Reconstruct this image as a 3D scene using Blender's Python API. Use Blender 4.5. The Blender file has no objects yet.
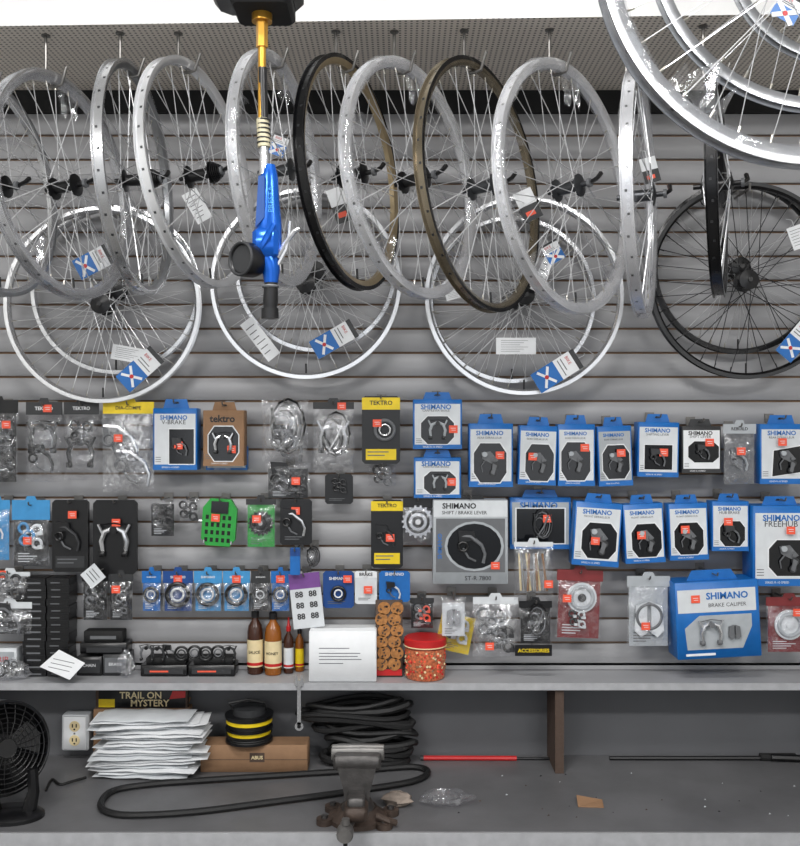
import bpy, bmesh, math, random
from mathutils import Matrix, Vector, noise
random.seed(7)
F=945.0; CAMY=-3.0; CAMZ=2.0
SHELF_Z=1.222; BENCH_Z=0.946; SOFFIT_Z=3.05
def at(px,py,y):
    d=y-CAMY
    return Vector(((px-400)/F*d, y, CAMZ+(423-py)/F*d))
def onz(px,py,z):
    d=(CAMZ-z)*F/(py-423.0)
    return Vector(((px-400)/F*d, CAMY+d, z))
def lin(c):
    c=c/255.0
    return c/12.92 if c<=0.04045 else ((c+0.055)/1.055)**2.4
def rgb(r,g,b): return (lin(r),lin(g),lin(b),1)
# ---------------------------------------------------------------- materials
MATS={}
def mat(name,col,rough=0.5,metal=0.0,var=0.08,scale=30,bump=0.0,bscale=80,spec=0.5):
    if name in MATS: return MATS[name]
    m=bpy.data.materials.new(name); m.use_nodes=True
    nt=m.node_tree; b=nt.nodes['Principled BSDF']
    b.inputs['Roughness'].default_value=rough
    b.inputs['Metallic'].default_value=metal
    b.inputs['Specular IOR Level'].default_value=spec
    tc=nt.nodes.new('ShaderNodeTexCoord')
    n=nt.nodes.new('ShaderNodeTexNoise'); n.inputs['Scale'].default_value=scale; n.inputs['Detail'].default_value=4
    nt.links.new(tc.outputs['Object'],n.inputs['Vector'])
    r=nt.nodes.new('ShaderNodeValToRGB')
    c=col
    r.color_ramp.elements[0].position=0.3; r.color_ramp.elements[1].position=0.7
    r.color_ramp.elements[0].color=(c[0]*(1-var),c[1]*(1-var),c[2]*(1-var),1)
    r.color_ramp.elements[1].color=(min(1,c[0]*(1+var)),min(1,c[1]*(1+var)),min(1,c[2]*(1+var)),1)
    nt.links.new(n.outputs['Fac'],r.inputs['Fac']); nt.links.new(r.outputs['Color'],b.inputs['Base Color'])
    if bump>0:
        n2=nt.nodes.new('ShaderNodeTexNoise'); n2.inputs['Scale'].default_value=bscale
        nt.links.new(tc.outputs['Object'],n2.inputs['Vector'])
        bp=nt.nodes.new('ShaderNodeBump'); bp.inputs['Strength'].default_value=bump; bp.inputs['Distance'].default_value=0.004
        nt.links.new(n2.outputs['Fac'],bp.inputs['Height']); nt.links.new(bp.outputs['Normal'],b.inputs['Normal'])
    MATS[name]=m; return m
def clear(name,fac=0.25,white=0.3,bump=.8,scale=45,rough=.18,flat=False):
    m=bpy.data.materials.new(name); m.use_nodes=True; nt=m.node_tree
    for n in list(nt.nodes): nt.nodes.remove(n)
    out=nt.nodes.new('ShaderNodeOutputMaterial'); tr=nt.nodes.new('ShaderNodeBsdfTransparent'); tr.inputs[0].default_value=(0.96,0.96,0.97,1)
    gl=nt.nodes.new('ShaderNodeBsdfGlossy'); gl.inputs['Roughness'].default_value=rough; gl.inputs[0].default_value=(0.95,0.97,1,1)
    df=nt.nodes.new('ShaderNodeBsdfDiffuse'); df.inputs[0].default_value=(.8,.8,.8,1)
    m1=nt.nodes.new('ShaderNodeMixShader'); m1.inputs[0].default_value=white
    m2=nt.nodes.new('ShaderNodeMixShader')
    tc=nt.nodes.new('ShaderNodeTexCoord'); n=nt.nodes.new('ShaderNodeTexNoise'); n.inputs['Scale'].default_value=scale; n.inputs['Detail'].default_value=5
    n.inputs['Distortion'].default_value=1.2
    mr=nt.nodes.new('ShaderNodeMapRange'); mr.inputs[1].default_value=0.4; mr.inputs[2].default_value=0.72; mr.inputs[3].default_value=fac*(.6 if flat else .35); mr.inputs[4].default_value=min(1,fac*(1.8 if flat else 2.2))
    bp=nt.nodes.new('ShaderNodeBump'); bp.inputs['Strength'].default_value=bump; bp.inputs['Distance'].default_value=0.006
    L=nt.links.new
    L(tc.outputs['Object'],n.inputs['Vector']); L(n.outputs['Fac'],mr.inputs[0]); L(n.outputs['Fac'],bp.inputs['Height'])
    L(bp.outputs[0],gl.inputs['Normal']); L(gl.outputs[0],m1.inputs[1]); L(df.outputs[0],m1.inputs[2])
    L(mr.outputs[0],m2.inputs[0]); L(tr.outputs[0],m2.inputs[1]); L(m1.outputs[0],m2.inputs[2]); L(m2.outputs[0],out.inputs[0])
    return m
BLUE=mat('carton_blue',rgb(18,100,174),.38); DBLUE=mat('carton_deep_blue',rgb(16,66,132),.4)
WHITE=mat('paper_white',rgb(226,228,230),.5,var=.03); OFFW=mat('label_offwhite',rgb(206,210,213),.45,var=.05)
LGREY=mat('carton_lightgrey',rgb(165,170,174),.5); MGREY=mat('mid_grey',rgb(100,102,105),.5); DGREY=mat('dark_grey',rgb(44,45,47),.5)
BLACK=mat('black_plastic',rgb(15,15,17),.32); MBLACK=mat('black_matte',rgb(20,20,21),.8); RUB=mat('black_rubber',rgb(18,18,19),.6,bump=.2)
WINBLK=mat('window_black',rgb(16,17,20),.12)
ORANGE=mat('sticker_orange',rgb(236,88,60),.5,var=.03); RED=mat('red_plastic',rgb(186,28,30),.4); YEL=mat('yellow_card',rgb(228,198,24),.45)
GREEN=mat('green_plastic',rgb(38,150,58),.35); PURP=mat('purple_card',rgb(116,70,140),.5); BROWN=mat('cardboard',rgb(140,108,80),.8,bump=.15)
DBROWN=mat('wood_brown',rgb(76,60,50),.7,bump=.3); CREAM=mat('cream',rgb(222,204,160),.6); LBLUE=mat('light_blue_card',rgb(60,140,195),.45)
SILVER=mat('brushed_alloy',rgb(208,209,211),.24,metal=.85,var=.04); BRIGHT=mat('bright_rim',rgb(230,231,233),.24,metal=.6,var=.03)
STEEL=mat('spoke_steel',rgb(205,206,208),.28,metal=.5); DSPOKE=mat('black_spoke',rgb(34,34,36),.4,metal=.3); NIP=mat('nipple_nickel',rgb(190,186,176),.3,metal=.8)
GRIM=mat('grey_rim',rgb(158,160,163),.28,metal=.75); BRIM=mat('black_rim',rgb(20,20,22),.22,metal=.2); GOLD=mat('champagne_anodised',rgb(176,158,126),.28,metal=.7); BRONZE=mat('bronze_anodised',rgb(136,126,108),.24,metal=.75)
BRASS=mat('brass',rgb(200,150,58),.3,metal=.7); HOOK=mat('hook_metal',rgb(120,118,115),.35,metal=.7); IRON=mat('vise_iron',rgb(76,74,73),.45,metal=.5,var=.3,bump=.3)
VJAW=mat('vise_jaw_steel',rgb(118,116,114),.42,metal=.6,var=.2); CHUB=mat('hub_dark_alloy',rgb(70,72,75),.3,metal=.6)
RUST=mat('vise_rust',rgb(70,58,51),.6,metal=.3,var=.35,bump=.5); CLEAR=clear('clear_poly_bag',.14,.25,rough=.12); HAZE=clear('hazy_bag',.24,.3,rough=.14)
WRAP=clear('shrink_wrap',.24,.4,bump=.9,scale=20,rough=.1,flat=True); TWRAP=clear('thin_wrap',.14,.3,bump=.8,scale=22,rough=.1,flat=True)
AIRBLUE=mat('air_tool_blue',rgb(18,88,184),.2,metal=.45); HONEY=mat('honey_amber',rgb(140,80,22),.2); COOKIE=mat('cookie',rgb(165,112,60),.7,bump=.4,var=.25,scale=120)
CANDY=mat('orange_candy',rgb(190,105,70),.35,var=.6,scale=160); RAG=mat('rag_cloth',rgb(140,128,118),.9,bump=.6,var=.3); MAROON=mat('maroon_card',rgb(120,40,42),.5)
# ---------------------------------------------------------------- mesh builder
TXT={}
def textmesh(s,bold=0.0):
    k=(s,bold)
    if k in TXT: return TXT[k]
    cu=bpy.data.curves.new('t','FONT'); cu.body=s; cu.size=1; cu.resolution_u=2; cu.align_x='CENTER'; cu.align_y='CENTER'; cu.offset=bold
    ob=bpy.data.objects.new('t',cu); bpy.context.scene.collection.objects.link(ob)
    dg=bpy.context.evaluated_depsgraph_get(); dg.update(); me=ob.evaluated_get(dg).to_mesh()
    vs=[(v.co.x,v.co.y) for v in me.vertices]; fs=[tuple(p.vertices) for p in me.polygons]
    ob.evaluated_get(dg).to_mesh_clear()
    bpy.data.objects.remove(ob); bpy.data.curves.remove(cu)
    if vs:
        x0=min(v[0] for v in vs);x1=max(v[0] for v in vs);y0=min(v[1] for v in vs);y1=max(v[1] for v in vs)
        vs=[(v[0]-(x0+x1)/2,v[1]-(y0+y1)/2) for v in vs]; w=x1-x0; h=y1-y0
    else: w=h=1
    TXT[k]=(vs,fs,w,h); return TXT[k]
class MB:
    def __init__(s): s.v=[];s.f=[];s.mi=[];s.sm=[];s.mats=[];s.T=Matrix.Identity(4)
    def add(s,vs,fs,m,smooth=False):
        if not isinstance(m,list): m=[m]*len(fs)
        o=len(s.v)
        for v in vs: s.v.append(s.T@Vector(v))
        for f,mm in zip(fs,m):
            if mm not in s.mats: s.mats.append(mm)
            s.f.append(tuple(i+o for i in f)); s.mi.append(s.mats.index(mm)); s.sm.append(smooth)
    def box(s,x0,x1,y0,y1,z0,z1,m):
        vs=[(x,y,z) for x in (x0,x1) for y in (y0,y1) for z in (z0,z1)]
        s.add(vs,[(0,1,3,2),(4,6,7,5),(0,4,5,1),(2,3,7,6),(0,2,6,4),(1,5,7,3)],m)
    def cbox(s,c,sz,m): s.box(c[0]-sz[0]/2,c[0]+sz[0]/2,c[1]-sz[1]/2,c[1]+sz[1]/2,c[2]-sz[2]/2,c[2]+sz[2]/2,m)
    def bev(s,x0,x1,y0,y1,z0,z1,m,b=.004):
        def ring(z,i):
            return [(x0+i+b,y0+i,z),(x1-i-b,y0+i,z),(x1-i,y0+i+b,z),(x1-i,y1-i-b,z),(x1-i-b,y1-i,z),(x0+i+b,y1-i,z),(x0+i,y1-i-b,z),(x0+i,y0+i+b,z)]
        vs=ring(z0,b*.7)+ring(z0+b,0)+ring(z1-b,0)+ring(z1,b*.7)
        fs=[tuple(range(7,-1,-1)),tuple(range(24,32))]
        for k in range(3):
            for i in range(8):
                j=(i+1)%8; fs.append((k*8+i,k*8+j,k*8+8+j,k*8+8+i))
        s.add(vs,fs,m)
    def prism(s,pts,y0,y1,m,ms=None):
        n=len(pts); vs=[(p[0],y0,p[1]) for p in pts]+[(p[0],y1,p[1]) for p in pts]
        fs=[tuple(range(n)),tuple(range(2*n-1,n-1,-1))]+[(i,(i+1)%n,n+(i+1)%n,n+i) for i in range(n)]
        s.add(vs,fs,[m,m]+[ms or m]*n)
    def tube(s,pts,r,m,n=6,closed=False,smooth=True,cap=True):
        pts=[Vector(p) for p in pts]; N=len(pts)
        rs=r if isinstance(r,(list,tuple)) else [r]*N
        vs=[];up=None
        for i,p in enumerate(pts):
            if closed: t=pts[(i+1)%N]-pts[i-1]
            else: t=pts[min(i+1,N-1)]-pts[max(i-1,0)]
            if t.length<1e-9: t=Vector((0,0,1))
            t.normalize()
            if up is None:
                up=Vector((0,0,1)) if abs(t.z)<.9 else Vector((1,0,0))
            a=(up-t*up.dot(t))
            if a.length<1e-6: a=t.orthogonal()
            a.normalize(); up=a; b=t.cross(a)
            for k in range(n):
                q=2*math.pi*k/n; vs.append(p+(a*math.cos(q)+b*math.sin(q))*rs[i])
        fs=[]
        for i in range(N if closed else N-1):
            for k in range(n):
                k2=(k+1)%n; j=(i+1)%N
                fs.append((i*n+k,i*n+k2,j*n+k2,j*n+k))
        if cap and not closed: fs+= [tuple(range(n-1,-1,-1)),tuple((N-1)*n+k for k in range(n))]
        s.add(vs,fs,m,smooth)
    def lathe(s,prof,m,c=(0,0,0),axis='Y',n=24,closed=False,smooth=True,el=(1,1)):
        vs=[];K=len(prof)
        for i in range(n):
            q=2*math.pi*i/n; cx,sx=math.cos(q)*el[0],math.sin(q)*el[1]
            for (r,a) in prof:
                if axis=='Y': v=(r*cx,a,r*sx)
                elif axis=='Z': v=(r*cx,r*sx,a)
                else: v=(a,r*cx,r*sx)
                vs.append((v[0]+c[0],v[1]+c[1],v[2]+c[2]))
        fs=[];mm=[]
        for i in range(n):
            j=(i+1)%n
            for k in range(K if closed else K-1):
                l=(k+1)%K
                fs.append((i*K+k,i*K+l,j*K+l,j*K+k)); mm.append(m[k] if isinstance(m,list) else m)
        s.add(vs,fs,mm,smooth)
    def disc(s,c,r,y0,y1,m,axis='Y',n=24): s.lathe([(0.0001,y0),(r,y0),(r,y1),(0.0001,y1)],m,c,axis,n)
    def torus(s,c,R,r,m,axis='Y',n=32,k=8,el=(1,1)):
        s.lathe([(R+r*math.cos(2*math.pi*i/k),r*math.sin(2*math.pi*i/k)) for i in range(k)],m,c,axis,n,True,True,el)
    def text(s,t,cx,cz,y,w,m,h=None,bold=0.0,rot=0):
        vs,fs,tw,th=textmesh(t,bold); k=w/tw
        kz=k if h is None else h/th
        R=math.radians(rot); c_,s_=math.cos(R),math.sin(R)
        s.add([(cx+(a*k)*c_-(b*kz)*s_,y,cz+(a*k)*s_+(b*kz)*c_) for a,b in vs],fs,m)
    def sheet(s,w,h,m,bulge=.02,nx=10,nz=13,cx=0,cz=0,y=0,seed=0,amp=.008,smooth=False):
        vs=[]
        for j in range(nz+1):
            for i in range(nx+1):
                u=i/nx; v=j/nz; e=(math.sin(math.pi*u)*math.sin(math.pi*min(1,v*1.0)))**.5 if 0<u<1 and 0<v<1 else 0
                q=noise.noise(Vector((u*4+seed*3.1,v*5+seed,seed*.7)))
                q2=noise.noise(Vector((u*9+seed,v*9-seed,5)))
                wx=1+ .06*noise.noise(Vector((seed,v*4,1)))
                vs.append((cx+(u-.5)*w*wx+q2*.003,y-bulge*e-amp*(q+q2)*(.3+e),cz+(v-.5)*h+q*.004*(1 if 0<v<1 else 0)))
        fs=[(j*(nx+1)+i,j*(nx+1)+i+1,(j+1)*(nx+1)+i+1,(j+1)*(nx+1)+i) for j in range(nz) for i in range(nx)]
        s.add(vs,fs,m,smooth)
    def build(s,name,loc=(0,0,0),rot=None):
        me=bpy.data.meshes.new(name); me.from_pydata([tuple(v) for v in s.v],[],s.f)
        for m in s.mats: me.materials.append(m)
        me.polygons.foreach_set('material_index',s.mi); me.polygons.foreach_set('use_smooth',s.sm); me.update()
        bm=bmesh.new(); bm.from_mesh(me); bmesh.ops.recalc_face_normals(bm,faces=bm.faces); bm.to_mesh(me); bm.free()
        me.set_sharp_from_angle(angle=math.radians(38))
        ob=bpy.data.objects.new(name,me); bpy.context.scene.collection.objects.link(ob)
        ob.matrix_world=Matrix.Translation(Vector(loc))@(rot.to_4x4() if rot else Matrix.Identity(4))
        return ob
# ---------------------------------------------------------------- parts in packages
def part(b,kind,cx,cz,y,s,A=None,C=None):
    A=A or SILVER; C=C or BLACK
    X=lambda a:cx+a*s
    Z=lambda a:cz+a*s
    if kind=='derailleur':
        b.prism([(X(-.35),Z(.4)),(X(.0),Z(.45)),(X(.3),Z(.1)),(X(.1),Z(-.05)),(X(-.3),Z(.15))],y-.006,y,A)
        b.disc((X(.18),0,Z(-.1)),.13*s,y-.009,y-.002,C); b.disc((X(.1),0,Z(-.38)),.12*s,y-.009,y-.002,C)
        b.prism([(X(.25),Z(-.1)),(X(.1),Z(0)),(X(.02),Z(-.4)),(X(.14),Z(-.46))],y-.011,y-.009,A)
        b.disc((X(-.22),0,Z(.33)),.1*s,y-.013,y-.004,LGREY); b.disc((X(.12),0,Z(.12)),.07*s,y-.013,y-.004,MGREY)
        b.tube([(X(-.2),y-.008,Z(.1)),(X(-.35),y-.006,Z(-.1)),(X(-.3),y-.004,Z(-.35))],.018*s+.0006,A,5)
    elif kind=='lever':
        b.tube([(X(-.4),y-.006,Z(.3)),(X(-.1),y-.01,Z(.28)),(X(.2),y-.01,Z(.05)),(X(.3),y-.008,Z(-.2)),(X(.25),y-.006,Z(-.45))],[.07*s,.06*s,.05*s,.045*s,.05*s],A,7)
        b.prism([(X(-.45),Z(.45)),(X(.0),Z(.42)),(X(.05),Z(.2)),(X(-.4),Z(.1))],y-.014,y-.001,C)
        b.torus((X(-.3),y-.012,Z(.0)),.12*s,.035*s,C)
        b.tube([(X(-.3),y-.006,Z(-.05)),(X(-.15),y-.008,Z(-.3)),(X(.05),y-.006,Z(-.4))],.03*s,MGREY,6)
    elif kind=='caliper':
        for sg in (-1,1):
            b.tube([(X(.02*sg),y-.008,Z(.35)),(X(.25*sg),y-.01,Z(.25)),(X(.34*sg),y-.01,Z(0)),(X(.3*sg),y-.008,Z(-.3))],[.06*s,.075*s,.07*s,.05*s],A,7)
            b.bev(X(.3*sg)-.1*s,X(.3*sg)+.06*s,y-.016,y-.002,Z(-.42),Z(-.27),C,.002)
            b.tube([(X(.3*sg),y-.012,Z(.2)),(X(.42*sg),y-.012,Z(.45))],.04*s,A,6)
        b.disc((X(0),0,Z(.3)),.1*s,y-.02,y-.002,C); b.tube([(X(-.35),y-.012,Z(.42)),(X(0),y-.012,Z(.48)),(X(.38),y-.012,Z(.42))],.02*s,C,5)
    elif kind=='cables':
        for i in range(4):
            rr=(.26+.06*i)*s
            b.tube([(X(.04*i-.05)+rr*.75*math.cos(t*.524),y-.004-.003*i,Z(.03*i)+rr*1.2*math.sin(t*.524)) for t in range(12)],.02*s+.0008,C if i%2 else A,5,closed=True)
        b.tube([(X(-.25),y-.012,Z(.45)),(X(-.2),y-.012,Z(0)),(X(.1),y-.01,Z(-.45))],.03*s,C,5)
        b.tube([(X(.25),y-.014,Z(.4)),(X(.1),y-.014,Z(0)),(X(-.15),y-.01,Z(-.4))],.035*s,A,5)
    elif kind=='ring':
        b.torus((X(0),y-.006,Z(0)),.36*s,.07*s,C); b.torus((X(0),y-.008,Z(0)),.2*s,.04*s,A)
    elif kind=='cog':
        b.disc((X(0),0,Z(0)),.42*s,y-.004,y,A,n=28)
        for i in range(18):
            q=i*math.pi/9; b.cbox((X(.44*math.cos(q)),y-.002,Z(.44*math.sin(q))),(.06*s,.003,.06*s),A)
        b.torus((X(0),y-.006,Z(0)),.3*s,.04*s,C); b.disc((X(0),0,Z(0)),.17*s,y-.012,y,C); b.disc((X(0),0,Z(0)),.08*s,y-.014,y,WHITE)
    elif kind=='reel':
        b.disc((X(0),0,Z(0)),.36*s,y-.006,y,A,n=24); b.torus((X(0),y-.007,Z(0)),.26*s,.05*s,LGREY); b.disc((X(0),0,Z(0)),.1*s,y-.01,y,C)
    elif kind=='sticks':
        for i in range(9):
            a=random.uniform(-.12,.12); xx=-.3+.075*i
            b.tube([(X(xx),y-.004-.004*(i%3),Z(-.45)),(X(xx+a),y-.006-.004*(i%3),Z(.42))],.028*s,[CREAM,SILVER,BROWN][i%3],5)
    elif kind=='clamps':
        for i,(a,c_) in enumerate([(-.2,.25),(.2,.2),(-.15,-.1),(.22,-.2),(0,.05)]):
            b.torus((X(a),y-.006-.002*i,Z(c_)),.13*s,.045*s,A if i%2 else C)
            b.cbox((X(a+.1),y-.012,Z(c_-.1)),(.14*s,.012,.1*s),A)
    elif kind=='pads':
        for sg in (-1,1):
            b.prism([(X(.05*sg),Z(.4)),(X(.32*sg),Z(.3)),(X(.36*sg),Z(-.3)),(X(.2*sg),Z(-.45)),(X(.05*sg),Z(-.35))],y-.01,y-.002,A)
        b.torus((X(0),y-.006,Z(.05)),.3*s,.05*s,MGREY)
def hook_to_wall(b,z,y_f,xc=0.0):
    yw=-y_f-.0185
    b.tube([(xc,-.022,z+.010),(xc,-.018,z+.002),(xc,-.012,z),(xc,yw,z)],.0024,HOOK,6)
    b.box(xc-.014,xc+.014,yw-.004,yw-.0005,z-.012,z+.016,HOOK)
def place(b,name,x0,y0,x1,y1,yf,roll=0,yaw=0):
    c=at((x0+x1)/2,(y0+y1)/2,yf)
    R=Matrix.Rotation(math.radians(yaw),3,'Z')@Matrix.Rotation(math.radians(roll),3,'Y')
    return b.build(name,c,R)
def dims(x0,y0,x1,y1,yf):
    k=(yf-CAMY)/F; return (x1-x0)*k,(y1-y0)*k
def sticker(b,x,z,y,w=.026,h=.023):
    b.box(x-w/2,x+w/2,y-.0006,y,z-h/2,z+h/2,ORANGE)
    b.box(x-w*.3,x+w*.3,y-.0009,y-.0006,z+h*.1,z+h*.16,WHITE); b.box(x-w*.2,x+w*.3,y-.0009,y-.0006,z-h*.16,z-h*.1,WHITE)
def retail_box(name,x0,y0,x1,y1,yf=-.13,d=.055,body=None,front=None,brand='SHIMANO',sub='REAR DERAILLEUR',shape='hex',kind='derailleur',
               st=(.3,.1),roll=0,tab=.13,bc=None,A=None,margin=.035,win=(0,-.08,.62,.5)):
    body=body or BLUE; front=front or OFFW; bc=bc or BLUE
    w,h=dims(x0,y0,x1,y1,yf); b=MB()
    zt=h/2-h*tab; zb=-h/2; H=zt-zb; zc=(zt+zb)/2
    b.bev(-w/2,w/2,0,d,zb,zt,body,.0015)
    b.prism([(-w*.3,zt-.001),(w*.3,zt-.001),(w*.24,h/2),(-w*.24,h/2)],d*.3,d*.3+.0015,body)
    b.prism([(-w*.07,zt+h*tab*.5),(w*.07,zt+h*tab*.5),(w*.05,zt+h*tab*.72),(-w*.05,zt+h*tab*.72)],d*.3-.0006,d*.3,BLACK)
    hook_to_wall(b,zt+h*tab*.6,yf)
    b.box(-w/2+margin*w,w/2-margin*w,-.0006,0,zb+H*.09,zt-H*.09,front)
    if brand:
        b.text(brand,-w*.03,zt-H*.15,-.0011,w*.62,bc,bold=.03)
        if sub: b.text(sub,-w*.03,zt-H*.225,-.0011,w*.55,DGREY)
    b.box(-w/2,w/2,-.0008,0,zb,zb+H*.09,body)
    b.text('SERIES R-10 SPEED',-w*.1,zb+H*.045,-.0012,w*.4,WHITE)
    cx,cz,ww,wh=win; cx*=w; cz=zc+cz*H; ww*=w*1.12; wh*=H*1.12
    if shape=='hex': P=[(-.5,-.25),(-.3,-.5),(.3,-.5),(.5,-.25),(.5,.25),(.3,.5),(-.3,.5),(-.5,.25)]
    elif shape=='rect': P=[(-.5,-.5),(.5,-.5),(.5,.5),(-.5,.5)]
    elif shape=='slant': P=[(-.5,-.5),(.5,-.35),(.4,.5),(-.45,.35)]
    else: P=None
    if P:
        b.prism([(cx+p[0]*ww*1.06,cz+p[1]*wh*1.06) for p in P],-.0012,0,WHITE)
        b.prism([(cx+p[0]*ww,cz+p[1]*wh) for p in P],-.0018,0,WINBLK)
        if kind: part(b,kind,cx,cz,-.002,min(ww,wh)*.8,A or MGREY,DGREY)
    for i in range(3): b.box(-w*.44,-w*.44+w*.12,-.001,0,zb+H*(.13+.035*i),zb+H*(.14+.035*i),MGREY)
    if st: sticker(b,st[0]*w,zc+st[1]*H,-.0135 if (P and abs(st[0])<.2) else -.003)
    return place(b,name,x0,y0,x1,y1,yf,roll)
def bag(name,x0,y0,x1,y1,yf=-.1,header=None,card=None,kinds=(('caliper',0,0,.8),),plastic=None,hh=.16,text=None,tc=None,roll=0,st=None,
        A=None,C=None,seed=None,bulge=.022,cardx=.9,cardz=(0,1)):
    w,h=dims(x0,y0,x1,y1,yf); b=MB(); seed=seed if seed is not None else x0*.37+y0*.11
    zt=h/2; zh=zt-h*hh
    if header:
        b.box(-w/2,w/2,-.001,.002,zh,zt,header)
        b.prism([(-w*.15,zt),(w*.15,zt),(w*.1,zt+.012),(-w*.1,zt+.012)],-.001,.001,header)
        if text: b.text(text,0,(zt+zh)/2,-.0016,w*.5,tc or WHITE,bold=.02)
    if card:
        b.box(-w/2*cardx,w/2*cardx,.002,.0035,-h/2+h*cardz[0],(-h/2)+(h*(1-hh))*cardz[1],card)
        for i in range(4): b.box(-w*.35,w*(-.05+.1*(i%3)),.0015,.002,-h/2+h*(.06+.04*i),-h/2+h*(.075+.04*i),OFFW if card in (BLACK,DGREY,BLUE,DBLUE,LBLUE,MAROON,RED) else MGREY)
    for k in kinds:
        part(b,k[0],k[1]*w,k[2]*h,.0,k[3]*min(w,h),A,C)
    b.sheet(w,h*(1-hh) if header else h,plastic or CLEAR,bulge,cz=(-h*hh/2 if header else 0),y=-.003,seed=seed,amp=.009)
    hook_to_wall(b,zt-h*hh*.25,yf)
    if st: sticker(b,st[0]*w,st[1]*h,-bulge-.006 if not (header and st[1]>.5-hh) else -.002)
    return place(b,name,x0,y0,x1,y1,yf,roll)
def carded(name,x0,y0,x1,y1,yf=-.1,card=None,band=None,kinds=(),text=None,tc=None,roll=0,st=None,A=None,C=None,label=None,bandh=.2,d=.0025,sub=True):
    w,h=dims(x0,y0,x1,y1,yf); b=MB()
    c=.08*w
    b.prism([(-w/2,-h/2+c),(-w/2+c,-h/2),(w/2-c,-h/2),(w/2,-h/2+c),(w/2,h/2-c),(w/2-c,h/2),(-w/2+c,h/2),(-w/2,h/2-c)],0,d,card)
    if band: b.box(-w/2,w/2,-.0008,0,h/2-h*bandh,h/2-c*.5,band)
    if label: b.box(-w*.4,w*.4,-.0008,0,-h/2+h*.06,-h/2+h*.22,label)
    if text: b.text(text,0,h/2-h*bandh*.5,-.0014,w*.6,tc or WHITE,bold=.02)
    if sub:
        for i in range(2): b.box(-w*.35,w*(.1+.1*i),-.0012,0,-h/2+h*(.12+.05*i),-h/2+h*(.135+.05*i),MGREY)
    for k in kinds: part(b,k[0],k[1]*w,k[2]*h,-.001,k[3]*min(w,h),A,C)
    hook_to_wall(b,h/2-.008,yf)
    if st: sticker(b,st[0]*w,st[1]*h,-.012)
    return place(b,name,x0,y0,x1,y1,yf,roll)
# ---------------------------------------------------------------- room shell
def perforated():
    m=bpy.data.materials.new('perforated_soffit'); m.use_nodes=True; nt=m.node_tree; b=nt.nodes['Principled BSDF']
    tc=nt.nodes.new('ShaderNodeTexCoord'); v=nt.nodes.new('ShaderNodeTexVoronoi'); v.voronoi_dimensions='2D'; v.inputs['Scale'].default_value=66; v.inputs['Randomness'].default_value=0
    r=nt.nodes.new('ShaderNodeValToRGB'); r.color_ramp.elements[0].position=.18; r.color_ramp.elements[1].position=.28
    r.color_ramp.elements[0].color=rgb(95,89,84); r.color_ramp.elements[1].color=rgb(228,220,210)
    nt.links.new(tc.outputs['Object'],v.inputs['Vector']); nt.links.new(v.outputs['Distance'],r.inputs['Fac']); nt.links.new(r.outputs['Color'],b.inputs['Base Color'])
    b.inputs['Roughness'].default_value=.7
    return m
PERF=perforated()
WALLP=mat('wall_paint',rgb(205,205,203),.8,var=.04,scale=4); SLAT=mat('slat_grey',rgb(158,158,160),.42,var=.06,scale=2.5)
GROOVE=mat('slat_groove_tan',rgb(140,114,92),.8,var=.2,scale=8); LOWER=mat('lower_panel_grey',rgb(92,93,96),.6,var=.12,scale=3)
FLOORM=mat('floor_concrete',rgb(110,108,105),.7,var=.15,scale=3); BENCHM=mat('bench_top_grey',rgb(98,98,100),.4,var=.18,scale=6,bump=.05)
SHELFM=mat('shelf_grey',rgb(160,161,164),.36,var=.1,scale=5); EDGE=mat('edge_grey',rgb(164,165,168),.5,var=.1); FASCIA=mat('fascia_white',rgb(226,226,225),.6,var=.02)
XL,XR=-2.4,2.4
b=MB(); b.box(XL,XR,-6.5,0.1,-.1,0,FLOORM); b.build('floor')
b=MB(); b.box(XL,XR,-6.5,0.1,3.75,3.85,WALLP); b.build('ceiling')
b=MB(); b.box(XL-.1,XL,-6.5,.1,0,3.75,WALLP); b.build('wall_left')
b=MB(); b.box(XR,XR+.1,-6.5,.1,0,3.75,WALLP); b.build('wall_right')
b=MB(); b.box(XL,XR,0,.1,0,3.75,LOWER); b.build('wall_back')
zb=SHELF_Z; pitch=.0762; b=MB()
ztop=2.975
b.box(XL,XR,-.006,-.0005,zb,ztop,GROOVE)
z=zb+.03
b.box(XL,XR,-.018,-.006,zb,z-.009,SLAT)
z0=at(0,400,-.018).z
k=math.floor((z0-zb)/pitch)
z=z0-k*pitch
while z<ztop-.02:
    z1=min(z+pitch-.0072,ztop); b.bev(XL,XR,-.018,-.006,z,z1,SLAT,.001); z+=pitch
b.build('wall_slat_panel')
b=MB(); b.box(XL,XR,-.022,-.001,ztop+.002,SOFFIT_Z-.001,MBLACK); b.build('trim_1')
def soff_y(x): return -.50-.036*(x+1.06)
b=MB()
q=[(XL,-.0005),(XR,-.0005),(XR,soff_y(XR)),(XL,soff_y(XL))]
vs=[(p[0],p[1],SOFFIT_Z) for p in q]+[(p[0],p[1],3.749) for p in q]
b.add(vs,[(0,1,2,3),(4,5,6,7),(0,1,5,4),(1,2,6,5),(2,3,7,6),(3,0,4,7)],[PERF,FASCIA,FASCIA,FASCIA,FASCIA,FASCIA])
b.build('ceiling_soffit')
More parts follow.
